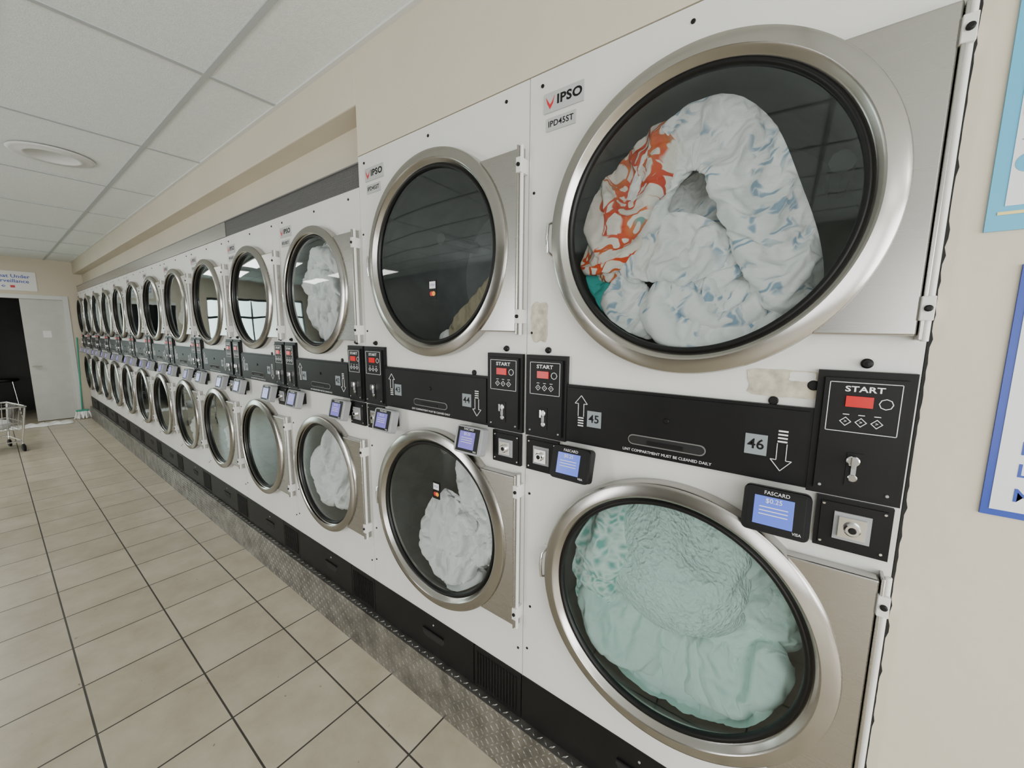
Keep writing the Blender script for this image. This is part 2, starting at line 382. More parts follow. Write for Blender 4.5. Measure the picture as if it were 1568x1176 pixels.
laundry('white_towels',bun(.95,.4,-.08,.12,'c_white',dy=.005)+bun(1.15,2.9,-.04,-.08,'c_white'),*c,.268,sub=1)
c=smc(0,False)
laundry('white_sheets',[
 strand([(-.16,.18,.08,-.02),(-.02,.12,.09,.0),(.08,-.05,.09,.0),(.12,-.22,.07,-.01)],'c_white',.3,.25),
 strand([(-.22,.1,.07,-.02),(-.14,-.04,.09,-.01),(-.02,-.2,.09,-.01)],'c_white',.3,.25),
 strand([(.02,.24,.06,-.04),(.12,.10,.07,-.03),(.20,-.06,.06,-.03)],'c_white',.3,.25)],*c,.268)
for i,up,k,r in ((3,True,'c_grey',.5),(3,False,'c_white',0),(4,False,'c_white',1.),(2,False,'c_grey',2.),(6,False,'c_grey',3.),(5,True,'c_white',2.4)):
    c=smc(i,up); big=up and i==3
    laundry('laundry_load',bun(1.1 if big else .85,r,.02,0 if big else -.11,k),*c,.265,sub=0)

# ---------------------------------------------------------------- room
b=B(); b.box(XW-1.8,XE,YS,1.25,-.1,0,'floor'); obj('floor',b.mesh('floor'))
b=B(); b.box(XW-.15,XE,YS,1.25,CEIL,CEIL+.1,'ceil'); obj('ceiling',b.mesh('ceiling'))
b=B()
for i in range(-9,6):
    x=-2.35+1.22*i
    if XW<x<XE: b.box(x-.012,x+.012,YS,0,CEIL-.006,CEIL,'tbar')
y=-.32
while y>YS:
    b.box(XW,XE,y-.012,y+.012,CEIL-.0065,CEIL,'tbar'); y-=.61
b.box(XW,XE,-.022,0,CEIL-.008,CEIL,'trimw')
obj('trim_ceiling_grid',b.mesh('ceiling_grid'))
b=B(); b.box(XR+.003,XE,0,1.25,0,CEIL,'wall'); obj('wall_north',b.mesh('wall_north'))
b=B(); b.box(XBIG,XR+.003,0,1.25,BASE+HB+.004,CEIL,'wall'); obj('wall_header',b.mesh('wall_header'))
b=B(); b.box(XW,XBIG,0,1.25,2.65,CEIL,'wall'); obj('wall_soffit',b.mesh('wall_soffit'),bevel=.006)
b=B(); b.box(XW,XBIG,.11,.16,BASE+HS+.10,2.65,'wall'); obj('wall_recess',b.mesh('wall_recess'))
b=B(); b.box(XW,XR+.003,1.15,1.25,0,2.44,'dark'); obj('wall_alcove_back',b.mesh('wab'))
# ragged dark strip painting the shaded gap between the last dryer and the wall
b=B(); rr_=random.Random(9); n=160
L_=[(XR-.0005,.02+i*2.41/(n-1)) for i in range(n)]; R_=[(XR+.0035+.0035*rr_.random()**4,.02+i*2.41/(n-1)) for i in range(n)]
vs=[(x,-.0006,z) for x,z in L_]+[(x,-.0006,z) for x,z in R_]
b.add(vs,[(i,n+i,n+i+1,i+1) for i in range(n-1)],'dark'); obj('painted_gap_strip',b.mesh('joint'))
b=B()
xv=XBIG-1.62
b.box(XSM,xv,.0,.02,BASE+HS+.004,BASE+HS+.10,'steel')
b.box(xv,XBIG,.012,.02,BASE+HS+.004,BASE+HS+.10,'dark')
x=xv
while x<XBIG:
    b.box(x,x+.0035,.006,.012,BASE+HS+.004,BASE+HS+.10,'vent'); x+=.011
for q in range(9):
    z=BASE+HS+.004+q*.0115; b.box(xv,XBIG,.006,.012,z,z+.0035,'vent')
b.box(XSM,XBIG,-.002,.11,BASE+HS+.10,BASE+HS+.106,'vent')
obj('vent_grille',b.mesh('vent_grille'))
yd0,yd1,yd2=-1.45,-.66,-.14; ztop=2.2
b=B()
wy0,wy1=-3.9,-2.0
b.box(XW-.12,XW,YS,wy0,0,CEIL,'wall'); b.box(XW-.12,XW,wy1,yd0,0,CEIL,'wall'); b.box(XW-.12,XW,wy0,wy1,0,.7,'wall'); b.box(XW-.12,XW,wy0,wy1,2.4,CEIL,'wall')
b.box(XW-.12,XW,yd2,1.25,0,CEIL,'wall'); b.box(XW-.12,XW,yd0,yd2,ztop,CEIL,'wall')
obj('wall_west',b.mesh('wall_west'))
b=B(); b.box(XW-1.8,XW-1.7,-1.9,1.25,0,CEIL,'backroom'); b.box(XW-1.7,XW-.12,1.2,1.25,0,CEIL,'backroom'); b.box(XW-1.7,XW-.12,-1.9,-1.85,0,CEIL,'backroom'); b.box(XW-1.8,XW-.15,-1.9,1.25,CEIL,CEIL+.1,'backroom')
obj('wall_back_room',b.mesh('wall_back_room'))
M['doorp']=simple('door_paint',(.54,.54,.51),.5,var=.05)
b=B(); b.box(XW-.06,XW-.02,yd1,yd2-.03,.01,ztop-.03,'doorp')
b.tube([(XW-.02,yd1+.07,1.0),(XW+.04,yd1+.07,1.0)],.012,'chrome'); b.tube([(XW+.04,yd1+.03,1.0),(XW+.04,yd1+.14,1.0)],.01,'chrome')
b.box(XW-.021,XW-.017,-.45,-.35,1.5,1.62,'lwhite')
obj('door_1',b.mesh('door_1'),bevel=.003)
b=B(); b.box(XW-.1,XW+.015,yd2-.03,yd2+.04,0,ztop+.04,'trimw'); b.box(XW-.1,XW+.015,yd0-.04,yd0+.03,0,ztop+.04,'trimw'); b.box(XW-.1,XW+.015,yd0+.03,yd2-.03,ztop-.03,ztop+.04,'trimw')
obj('trim_door_frame',b.mesh('tdf'),bevel=.003)
b=B(); b.box(XW+.0,XW+.012,-1.20,-.44,2.30,2.62,'lwhite')
def wtext(bb,s,y,z,size,k):
    vs,fs=textmesh(s,.015); bb.add([(XW+.0135,y+a*size,z+c*size) for a,c in vs],fs,k)
wtext(b,'Laundromat Under',-.82,2.535,.078,'lblue'); wtext(b,'Video Surveillance',-.82,2.455,.078,'lblue')
for q in (-.87,-.80): b.tube([(XW+.0125,q-.018,2.365),(XW+.0125,q,2.38),(XW+.0125,q+.018,2.365),(XW+.0125,q,2.352),(XW+.0125,q-.018,2.365)],.005,'lblue',6)
b.box(XW+.012,XW+.0135,-.73,-.68,2.345,2.385,'lred')
obj('surveillance_sign',b.mesh('sign'))
b=B(); b.tube([(XW+.02,-1.02,2.80),(XW+.10,-1.02,2.76)],.035,'black',14); b.box(XW,XW+.03,-1.05,-.99,2.76,CEIL,'grey')
obj('security_camera',b.mesh('seccam'))
b=B()
b.box(XE,XE+.1,YS,1.25,0,.5,'wall'); b.box(XE,XE+.1,YS,1.25,2.5,CEIL,'wall'); b.box(XE,XE+.1,-.4,1.25,.5,2.5,'wall'); b.box(XE,XE+.1,YS,YS+.3,.5,2.5,'wall')
obj('wall_east',b.mesh('wall_east'))
def window(name,c,s,a0,a1,z0,z1,n,ax='x'):
    b=B(); x0,x1=sorted((c+s*.02,c+s*.08))
    def bx(u0,u1,v0,v1,z0,z1):
        if ax=='x': b.box(u0,u1,v0,v1,z0,z1,'black')
        else: b.box(v0,v1,u0,u1,z0,z1,'black')
    for i in range(n+1):
        a=a0+(a1-a0)*i/n; bx(x0,x1,a-.03,a+.03,z0,z1)
    for z in (z0+.03,z1-.03,z1-.5): bx(x0,x1,a0,a1,z-.03,z+.03)
    obj(name,b.mesh(name))
window('window_1',XE,1,YS+.3,-.4,.5,2.5,3)
window('window_2',XW,-1,wy0,wy1,.7,2.4,2)
SW=[(.75,3.4,.35,2.5),(-4.35,-3.1,.3,2.4)]
b=B(); b.box(XW,-4.35,YS-.1,YS,0,CEIL,'wall_far'); b.box(-3.1,.75,YS-.1,YS,0,CEIL,'wall_far'); b.box(3.4,XE,YS-.1,YS,0,CEIL,'wall_far')
for x0,x1,z0,z1 in SW: b.box(x0,x1,YS-.1,YS,0,z0,'wall_far'); b.box(x0,x1,YS-.1,YS,z1,CEIL,'wall_far')
obj('wall_south',b.mesh('wall_south'))
window('window_3',YS,-1,*SW[0],2,'y'); window('window_4',YS,-1,*SW[1],1,'y')  # unseen window and glass door, added to let fill reach the dryer fronts
b=B()
ww,wh,wd=.72,1.15,.80
b.box(.01,ww-.01,0,wd,.12,wh,'steel'); b.box(.03,ww-.03,.03,wd-.05,0,.12,'black'); b.box(.02,ww-.02,wd,wd+.01,wh-.2,wh-.02,'black')
R0=B()
R0.lathe([(.25,0),(.25,-.03),(.235,-.045),(.19,-.045),(.185,-.03),(.12,-.05),(.001,-.055)],0,0,'ring',48)
Mr=Matrix.Translation((ww/2,wd,.56))@Matrix.Rotation(math.pi,4,'Z')
b.add([Mr@Vector(v) for v in R0.v],[f for f in R0.f],'ring')
wm=b.mesh('washer',auto=30)
for i in range(15):
    xx=XSM+.6+i*ww
    if xx+ww>-4.4 and xx<-3.05: continue
    if xx+ww>.7: continue
    e=empty('front_load_washer',(xx,YS+.02,0)); obj('body',wm,e,bevel=.006)
CT=BASE-.004
b=B(); b.box(XSM,XR,-.035,1.14,0,CT,'diamond')
def loz(c,u,w,n,L=.012,Wd=.004,h=.0025):
    c=Vector(c);u=Vector(u);w=Vector(w);n=Vector(n)
    vs=[c-u*L,c-w*Wd,c+u*L,c+w*Wd,c-u*L*.4+n*h,c+u*L*.4+n*h]
    b.add(vs,[(0,1,5,4),(1,2,5),(2,3,4,5),(3,0,4)],'diamond')
p=.026; s2=.7071
nx=int((XR-XSM)/p)
for i in range(nx):
    x=XSM+p*(i+.5)
    for j in range(9):
        z=.012+p*j
        if z>CT-.01: break
        sg=1 if (i+j)%2 else -1
        loz((x,-.035,z),(s2,0,s2*sg),(-s2*sg,0,s2),(0,-1,0))
    sg=1 if (i)%2 else -1
    loz((x,-.018,CT),(s2,s2*sg,0),(-s2*sg,s2,0),(0,0,1))
obj('diamond_plate_curb',b.mesh('curb'))

# ---------------------------------------------------------------- dryers
def panel_with_hole(b,x0,x1,z0,z1,cx,cz,r,y,k,n=96,extra=None):
    angs=[2*math.pi*i/n for i in range(n)]
    for (a,c) in ((x0,z0),(x0,z1),(x1,z0),(x1,z1)): angs.append(math.atan2(c-cz,a-cx)%(2*math.pi))
    angs=sorted(set(angs)); vs=[];fs=[]
    for a in angs:
        ca,sa=math.cos(a),math.sin(a)
        t=min([(x1-cx)/ca if ca>1e-9 else 1e9,(x0-cx)/ca if ca<-1e-9 else 1e9,(z1-cz)/sa if sa>1e-9 else 1e9,(z0-cz)/sa if sa<-1e-9 else 1e9])
        vs+=[(cx+r*ca,y,cz+r*sa),(cx+t*ca,y,cz+t*sa)]
    m=len(angs)
    for i in range(m):
        j=(i+1)%m; fs.append((2*i,2*j,2*j+1,2*i+1))
    b.add(vs,fs,k)

def frame_lines(b,x0,x1,z0,z1,y,k,t=.0012):
    b.box(x0,x1,y-.0006,y,z0,z0+t,k); b.box(x0,x1,y-.0006,y,z1-t,z1,k); b.box(x0,x0+t,y-.0006,y,z0,z1,k); b.box(x1-t,x1,y-.0006,y,z0,z1,k)

def start_module(b,x0,x1,z0,z1):
    w=x1-x0; cx=(x0+x1)/2; y=-.022
    b.box(x0,x1,-.014,0,z0,z1,'black'); b.box(x0+.012,x1-.012,-.022,-.014,z0+.012,z1-.014,'black')
    b.text('START',cx,z1-.036,.016,y-.0006,'lwhite',bold=.02,sx=1.25)
    frame_lines(b,x0+.02,x1-.02,z1-.125,z1-.022,y,'lwhite')
    b.box(cx-.027,cx+.015,y-.003,y,z1-.072,z1-.050,'red')
    b.lathe([(.011,0),(.011,-.0008),(.0095,-.0008),(.0095,0)],cx+.034,z1-.062,'lwhite',8,y)
    for q in (-1,0,1):
        X=cx+q*.024; Z=z1-.103
        b.lathe([(.0095,0),(.0095,-.0008),(.0078,-.0008),(.0078,0)],X,Z,'lwhite',4,y)
        b.text('>',X,Z,.009,y-.0006,'lwhite')
        b.box(X-.005,X+.005,y-.0006,y,Z+.014,Z+.0155,'lwhite')
    zc=z0+.075
    b.box(cx-.014,cx+.012,y-.002,y,zc-.045,zc+.025,'black')
    b.disc(cx-.004,y-.004,zc+.008,.011,.006,'chrome'); b.box(cx-.007,cx-.001,y-.016,y-.004,zc-.004,zc+.02,'chrome')
    b.disc(cx-.002,y-.003,zc-.028,.008,.005,'chrome'); b.box(cx-.006,cx+.002,y-.006,y,zc-.02,zc,'grey')
    b.disc(x0+.022,y-.002,z0+.022,.003,.003,'grey',8); b.disc(x1-.022,y-.002,z0+.022,.003,.003,'grey',8)

def coin_plate(b,x0,x1,z0,z1):
    cx=(x0+x1)/2; cz=(z0+z1)/2
    b.box(x0,x1,-.012,0,z0,z1,'black')
    b.box(x0+.008,x1-.008,-.015,-.012,z0+.008,z1-.008,'black')
    s=.03
    b.box(cx-s,cx+s,-.018,-.012,cz-s,cz+s,'grey')
    b.box(cx-s+.008,cx+s-.008,-.024,-.012,cz-s+.008,cz+s-.008,'chrome')
    b.disc(cx,-.030,cz,.014,.012,'chrome',24); b.disc(cx,-.034,cz,.007,.006,'black',16)
    for a in (-1,1):
        for c in (-1,1): b.disc(cx+a*(x1-x0)*.40,-.016,cz+c*(z1-z0)*.38,.003,.003,'chrome',8)

def reader(b,cx,cz,light=False,w=.125,h=.10):
    T=Matrix.Translation((cx,-.045,cz))@Matrix.Rotation(math.radians(-14),4,'X')
    body='grey' if light else 'black'
    b.box(-.03,.03,-.0,.046,-.03,.03,'black',Matrix.Translation((cx,-.045,cz)))
    pts=[]
    r=.012
    for (sx,sz,a0) in ((1,1,0),(-1,1,90),(-1,-1,180),(1,-1,270)):
        for q in range(5):
            a=math.radians(a0+q*22.5); pts.append((sx*(w/2-r)+r*math.cos(a),sz*(h/2-r)+r*math.sin(a)))
    n=len(pts); i0=[T@Vector((x,-.018,z)) for x,z in pts]; i1=[T@Vector((x*.97,-.024,z*.96)) for x,z in pts]; i2=[T@Vector((x,.012,z)) for x,z in pts]
    vs=i2+i0+i1
    fs=[(i,(i+1)%n,n+(i+1)%n,n+i)[::-1] for i in range(n)]+[(n+i,n+(i+1)%n,2*n+(i+1)%n,2*n+i)[::-1] for i in range(n)]+[tuple(range(2*n,3*n)),tuple(range(n-1,-1,-1))]
    b.add(vs,fs,body)
    b.box(-w/2+.01,w/2-.01,-.0245,-.023,-h/2+.008,h/2-.006,'black',T)
    b.box(-w/2+.022,w/2-.03,-.0255,-.024,-h/2+.018,h/2-.02,'screen2' if light else 'screen',T)
    b.text('FASCARD',0,h/2-.012,.011,-.0250,'lwhite',M4=T)
    b.text('$0.25',-.004,h/2-.029,.014,-.0262,'lwhite',M4=T)
    for q in range(3): b.box(-w/2+.032,w/2-.04,-.0262,-.0255,h/2-.044-q*.008,h/2-.042-q*.008,'lwhite',T)
    b.text('VISA',w/2-.022,-h/2+.013,.008,-.0250,'lwhite',M4=T)

def door_parts(R,rg,cx,cz,hx,hz):
    out=[]
    b=B()
    n=128
    b.lathe([(R,.0),(R,-.034),(R-.003,-.041),(R-.010,-.045),(R-.036,-.049),(R-.041,-.046),(rg+.010,-.034),(rg+.004,-.030),(rg+.004,0)],cx,cz,'ring',n)
    out.append(('door_ring',b.mesh('ring',auto=35),None))
    b=B(); b.lathe([(rg+.005,-.028),(rg+.003,-.034),(rg-.003,-.035),(rg-.008,-.031),(rg-.009,-.024),(rg-.009,-.018),(rg+.004,-.01)],cx,cz,'gasket',n)
    out.append(('door_gasket',b.mesh('gasket',smooth=True),None))
    b=B(); b.lathe([(rg-.008,-.024),(rg*.75,-.026),(rg*.4,-.027),(.0005,-.0275)][::-1],cx,cz,'glass',n)
    gm=b.mesh('glass',smooth=True)
    if gm.polygons[0].normal.y>0: gm.flip_normals()
    out.append(('door_window',gm,None))
    b=B(); a=math.asin(hz/(R-.006)); pts=[]
    for i in range(25):
        t=a-2*a*i/24; pts.append((cx+(R-.008)*math.cos(t),cz+(R-.008)*math.sin(t)))
    pts+= [(cx+hx,cz-hz),(cx+hx,cz+hz)]
    b.prism(pts[::-1],-.034,-.002,'steel')
    out.append(('door_plate',b.mesh('plate'),.004))
    b=B()
    b.box(cx+hx+.001,cx+hx+.007,-.038,0,cz-hz-.008,cz+hz+.008,'steel')
    b.tube([(cx+hx+.012,-.026,cz-hz-.010),(cx+hx+.012,-.026,cz+hz+.010)],.0060,'white',12)
    for s in (-1,1):
        z=cz+s*(hz-.05)
        b.box(cx+hx-.001,cx+hx+.018,-.040,0,z-.022,z+.022,'white')
        b.disc(cx+hx+.009,-.044,z,.006,.005,'black',12)
    out.append(('hinge',b.mesh('hinge',auto=40),.0015))
    b=B()
    x=cx-R-.004
    b.box(x-.016,x+.004,-.006,0,cz-.06,cz+.06,'white')
    b.tube([(x-.004,-.004,cz-.052),(x-.012,-.03,cz-.04),(x-.014,-.034,cz),(x-.012,-.03,cz+.04),(x-.004,-.004,cz+.052)],.005,'chrome')
    for t in (155,180,205):
        t=math.radians(t); rr=(R+rg)/2-.006
        b.disc(cx+rr*math.cos(t),-.042,cz+rr*math.sin(t),.005,.006,'chrome',12)
    out.append(('latch',b.mesh('latch',auto=40),None))
    return out

def dryer_template(W,H,R,rg,cx,zu,zl,hx,hz,mw):
    parts=[]
    zt,zb=1.286,1.108; mt,mb=1.371,1.104; kick=.184
    zmid=1.2
    b=B()
    g=.0015
    panel_with_hole(b,g,W-g,zmid,H,cx,zu,rg+.008,0,'white')
    panel_with_hole(b,g,W-g,kick,zmid,cx,zl,rg+.008,0,'white')
    b.add([(g,0,0),(g,1.0,0),(g,1.0,H),(g,0,H)],[(0,1,2,3)],'white'); b.add([(W-g,0,0),(W-g,1.0,0),(W-g,1.0,H),(W-g,0,H)],[(3,2,1,0)],'white')
    b.add([(g,0,H),(W-g,0,H),(W-g,1,H),(g,1,H)],[(0,1,2,3)],'white'); b.add([(g,1,0),(W-g,1,0),(W-g,1,H),(g,1,H)],[(3,2,1,0)],'dark')
    b.box(g,W-g,.012,1,0,.01,'dark')
    parts.append(('cabinet',b.mesh('cabinet'),None))
    b=B()
    for zc in (zu,zl):
        b.lathe([(rg+.008,0),(rg+.02,.03),(rg+.035,.05),(rg+.035,.55),(.12,.56),(.001,.56)],cx,zc,'drum',96)
        for a in (30,150,270):
            a=math.radians(a); ca,sa=math.cos(a),math.sin(a); rr=rg+.035
            b.tube([(cx+rr*ca*.93,.3,zc+rr*sa*.93),(cx+rr*ca*.93,.54,zc+rr*sa*.93)],.03,'drum',8)
    parts.append(('drums',b.mesh('drum',auto=40),None))
    for nm,zc in (('upper',zu),('lower',zl)):
        for p in door_parts(R,rg,cx,zc,hx,hz): parts.append((nm+'_'+p[0],p[1],p[2]))
    b=B()
    b.box(.002,W*.74,-.006,0,.004,kick,'black'); b.box(W*.745,W-.002,-.006,0,.004,kick,'black')
    b.prism([(W*.40,.095),(W*.405,.112),(W*.55,.112),(W*.555,.095),(W*.54,.075),(W*.415,.075)],-.0075,-.005,'dark')
    b.box(W*.405,W*.55,-.013,-.006,.110,.116,'black')
    for i in range(14):
        x=W*.76+i*(W*.225/14); b.box(x,x+.006,-.0095,-.006,.02,kick-.02,'black')
    b.disc(W*.48,-.008,.15,.004,.004,'grey',8)
    parts.append(('kick_panel',b.mesh('kick'),.001))
    b=B()
    ml=.010+mw; mr=W-.006-mw
    b.box(ml,mr,-.012,0,zb,zt,'black'); b.box(ml+.006,mr-.006,-.016,-.012,zb+.008,zt-.008,'black')
    hc=W/2; hzz=1.152
    pts=[]
    for sx,a0 in ((1,-90),(-1,90)):
        for q in range(9):
            a=math.radians(a0+q*22.5); pts.append((hc+sx*.085+.014*math.cos(a),hzz+.014*math.sin(a)))
    b.prism(pts,-.0185,-.016,'vent')
    pts2=[(hc+(x-hc)*.975,hzz+(z-hzz)*.80) for x,z in pts]; b.prism(pts2,-.0192,-.017,'dark')
    b.box(hc-.045,hc+.045,-.021,-.016,hzz-.008,hzz+.002,'black')
    b.disc(hc,-.018,1.215,.007,.005,'black',16)
    b.text('LINT COMPARTMENT MUST BE CLEANED DAILY',hc,zb+.013,.0105,-.0166,'lwhite')
    def arrow(x,zc,up):
        s=1 if up else -1; y=-.0168; t=.0016; wI=.009; hw=.02; L=.045
        P=[(-wI,-L*.4),(-wI,L*.45),(-hw,L*.45),(0,L),(hw,L*.45),(wI,L*.45),(wI,-L*.4)]
        P=[(x+a,zc+s*c) for a,c in P]
        for i in range(len(P)-1):
            b.tube([(P[i][0],y,P[i][1]),(P[i+1][0],y,P[i+1][1])],t*.6,'lwhite',4)
        for q in range(4):
            z=zc+s*(-L*.5-q*.008); b.box(x-wI,x+wI,y-.0006,y,z-.0018,z+.0018,'lwhite')
    arrow(ml+.052,1.212,True); arrow(mr-.050,1.182,False)
    for X in (ml+.095,mr-.100): b.box(X-.022,X+.022,-.0175,-.016,1.19-.024,1.19+.024,'lgrey')
    b.disc(mr-.075,-.004,zt+.008,.010,.004,'black',16)
    parts.append(('lint_drawer',b.mesh('band',auto=30),.001))
    b=B()
    start_module(b,.010,.010+mw,mb,mt); start_module(b,W-.006-mw,W-.006,mb,mt)
    for X in (.010+mw*.5,W-.006-mw*.5):
        b.lathe([(.010,0),(.010,-.006),(.007,-.009),(.006,-.014),(.0001,-.015)],X,mt+.016,'black',20)
    cw=.122
    coin_plate(b,.012,.012+cw,mb-.118,mb-.006); coin_plate(b,W-.012-cw,W-.012,mb-.118,mb-.006)
    parts.append(('coin_controls',b.mesh('controls',auto=30),.0008))
    b=B()
    for X in (.045,W*.5,W-.09):
        b.disc(X,-.002,H-.035,.0055,.003,'black',12)
    for X,Z in ((.02,H-.33),(.02,zu-.28),(.02,zl+.22),(.02,kick+.12),(W-.02,kick+.1),(.03,zl-.2)):
        b.disc(X,-.002,Z,.0045,.003,'black',10)
    parts.append(('screws',b.mesh('screws'),None))
    return parts
TB=dryer_template(W1,HB,.377,.320,CX1,ZU1+.003,ZL1,.411,.278,.150)
TS=dryer_template(W2,HS,.322,.275,CX2,ZU2,ZL2,.373,.245,.125)
def badge(b,W,H,big):
    X=.118 if big else .085; Z=H-.09
    b.box(X-.064,X+.064,-.004,0,Z-.027,Z+.027,'badge')
    b.text('IPSO',X+.019,Z+.001,.034,-.0046,'black',bold=.035,sx=1.12)
    b.prism([(X-.058,Z+.016),(X-.053,Z-.002),(X-.044,Z-.018),(X-.034,Z-.004),(X-.029,Z+.016),(X-.036,Z+.002),(X-.044,Z-.006),(X-.050,Z+.004)],-.005,-.004,'lred')
    b.box(X-.055,X+.040,-.0035,0,Z-.078,Z-.042,'badge')
    b.text('IPD45ST' if big else 'IPD30ST',X-.008,Z-.060,.023,-.0042,'black',bold=.015)
def place(T,W,H,x,big,nums,light):
    e=empty('stacked_tumble_dryer',(x,0,BASE))
    for nm,me,bv in T: obj(nm,me,e,bevel=bv)
    b=B(); badge(b,W,H,big); mw=.150 if big else .125
    ml=.010+mw; mr=W-.006-mw
    b.text(nums[0],ml+.095,1.19,.033,-.0180,'black',bold=.015); b.text(nums[1],mr-.100,1.19,.033,-.0180,'black',bold=.015)
    obj('labels',b.mesh('labels'),e)
    b=B(); reader(b,(.205 if big else .17),1.052,light); reader(b,W-(.205 if big else .17),1.052,light)
    obj('card_reader',b.mesh('reader'),e,bevel=.0015)
    return e
eR=place(TB,W1,HB,XB0,True,('45','46'),False)
eL=place(TB,W1,HB,XBIG,True,('43','44'),True)
for i in range(NS):
    place(TS,W2,HS,XBIG-(i+1)*W2,False,(str(41-2*i),str(42-2*i)),True)
b=B()
def blotch(cx,cz,w,h,k,seed,y=-.0016):
    rnd=random.Random(seed); P=[]
    for i in range(28):
        a=2*math.pi*i/28; c,s=math.cos(a),math.sin(a)
        q=1/max(abs(c),abs(s)); q*=1-.12*rnd.random()
        P.append((cx+w/2*c*q,cz+h/2*s*q))
    b.prism(P,y,0,k)
blotch(.048,1.475,.065,.13,'beige_st',1); blotch(.70,1.335,.145,.065,'beige_st',2); blotch(.735,1.352,.05,.022,'white',5,-.0022)
b.disc(.755,-.003,1.335,.011,.004,'black',16)
obj('sticker_residue',b.mesh('resid'),eR)
b=B()
for zc,X in ((1.60,.50),(.80,.50)):
    b.box(X-.02,X+.02,-.0300,-.0270,zc-.035,zc+.035,'black'); b.box(X-.016,X+.016,-.0305,-.0300,zc+.004,zc+.03,'lwhite')
    b.text('VISA',X,zc+.017,.013,-.0308,'lblue')
    b.disc(X-.006,-.0303,zc-.015,.009,.0006,'lred',16); b.disc(X+.006,-.0305,zc-.015,.009,.0006,'lorange',16)
obj('payment_stickers',b.mesh('stk'),eL)

# ---------------------------------------------------------------- posters
def poster(name,x0,x1,z0,z1,bord,bx,bz,inner=None):
    b=B(); b.box(x0,x1,-.004,-.0002,z0,z1,bord); b.box(x0+bx,x1-bx,-.005,-.004,z0+bz,z1-bz,'pwhite')
    if inner: inner(b)
    obj(name,b.mesh(name))
M['pwhite']=simple('poster_white',(.76,.78,.80),.4)
M['pcyan']=simple('poster_cyan',(.10,.42,.64),.4)
M['pyellow']=simple('poster_yellow',(.80,.66,.25),.4)
M['pblue']=simple('poster_blue',(.015,.05,.36),.35)
def in1(b):
    b.box(.236+.012,.91,-.0052,-.004,1.884,1.889,'pyellow')
    for i,z in enumerate((1.965,2.045,2.125,2.205,2.285,2.365)):
        b.disc(.274,-.0056,z,.0155,.0006,'pcyan',24); b.box(.262,.9,-.0056,-.005,z+.036,z+.0375,'lgrey')
        b.text(str(6-i),.274,z,.024,-.0066,'pwhite')
        for q in range(3): b.box(.30,.62-.07*q,-.0056,-.005,z+.012-q*.012,z+.015-q*.012,'lgrey')
    b.text('HOW TO USE THE DRYER',.58,2.48,.05,-.0056,'pblue',bold=.02)
poster('instruction_poster',.236,.93,1.858,2.60,'pcyan',.019,.040,in1)
def in2(b):
    for i,(s,z) in enumerate((('NOTICE TO ALL CUSTOMERS',1.69),('Please clean the lint',1.62),('drawer after every use.',1.58),('No dyeing of fabrics.',1.535),('Empty all pockets first',1.485),('Load only to half full',1.445),('Management is not liable',1.40))):
        b.text(s,.322,z,.034,-.0056,'pblue',left=True,bold=.01)
poster('notice_poster',.287,.83,1.358,1.80,'pblue',.010,.012,in2)

# ---------------------------------------------------------------- ceiling diffuser
b=B()
prof=[(.001,.0),(.12,.0),(.125,-.012),(.14,-.014),(.15,-.006),(.185,-.010),(.20,-.004),(.205,.0)]
vs=[];fs=[];n=64
for i in range(n):
    a=2*math.pi*i/n
    for r,z in prof: vs.append((-4.25+r*math.cos(a),-.66+r*math.sin(a),CEIL-.004+z-.004))
p=len(prof)
for i in range(n):
    j=(i+1)%n
    for q in range(p-1): fs.append((i*p+q,j*p+q,j*p+q+1,i*p+q+1))
b.add(vs,fs,'trimw'); obj('ceiling_speaker',b.mesh('spk',smooth=True))
M['tube']=simple('added_troffer_lens',(.9,.9,.9),.5,emis=(1,.97,.92),es=1.6)  # glowing lens of the added troffers
LX=(-9.1,-7.27,2.6)
for x in LX:  # unseen lit troffers, added as fill for the room and far row
    for y in (-1.84,-3.67):
        b=B(); b.box(x-.58,x+.58,y-.28,y+.28,CEIL-.03,CEIL-.007,'trimw'); b.box(x-.55,x+.55,y-.25,y+.25,CEIL-.034,CEIL-.03,'tube')
        obj('ceiling_light',b.mesh('troffer'))

# ---------------------------------------------------------------- mop, cart, stool, rags
M['green']=simple('green_plastic',(.05,.35,.25),.5)
b=B(); mx_=XW+.16
b.tube([(mx_-.12,-.06,1.50),(mx_,-.13,.16)],.011,'green')
b.tube([(mx_,-.21,.15),(mx_,-.05,.15)],.02,'green')
for i in range(26):
    y=-.21+.16*i/25; dx=random.uniform(-.07,.09); dy=random.uniform(-.05,.04)
    b.tube([(mx_,y,.15),(mx_+dx*.6,y+dy*.5,.08),(mx_+dx,y+dy,.012)],.008,'c_white',6)
obj('mop',b.mesh('mop',auto=40))
e=empty('laundry_cart',(-8.65,-1.16,0),math.radians(12))
b=B()
for s in (-1,1):
    for t in (-1,1):
        b.tube([(s*.26,t*.20,.12),(s*.33,t*.25,.60)],.011,'chrome')
        b.tube([(s*.26,t*.20,.12),(s*.26,t*.20,.09)],.014,'chrome')
        b.lathe([(.001,-.014),(.04,-.014),(.05,-.01),(.05,.01),(.04,.014),(.001,.014)],s*.26+.02,.05,'black',20,t*.20)
def loop(z,hx,hy,r=.009):
    b.tube([(-hx,-hy,z),(hx,-hy,z),(hx,hy,z),(-hx,hy,z),(-hx,-hy,z)],r,'chrome',8)
loop(.14,.265,.205); loop(.62,.335,.255,.013); loop(.40,.30,.23,.005)
for i in range(15):
    u=-1+2*i/14
    for t in (-1,1): b.tube([(u*.28,t*.215,.30),(u*.335,t*.255,.62)],.003,'chrome',6)
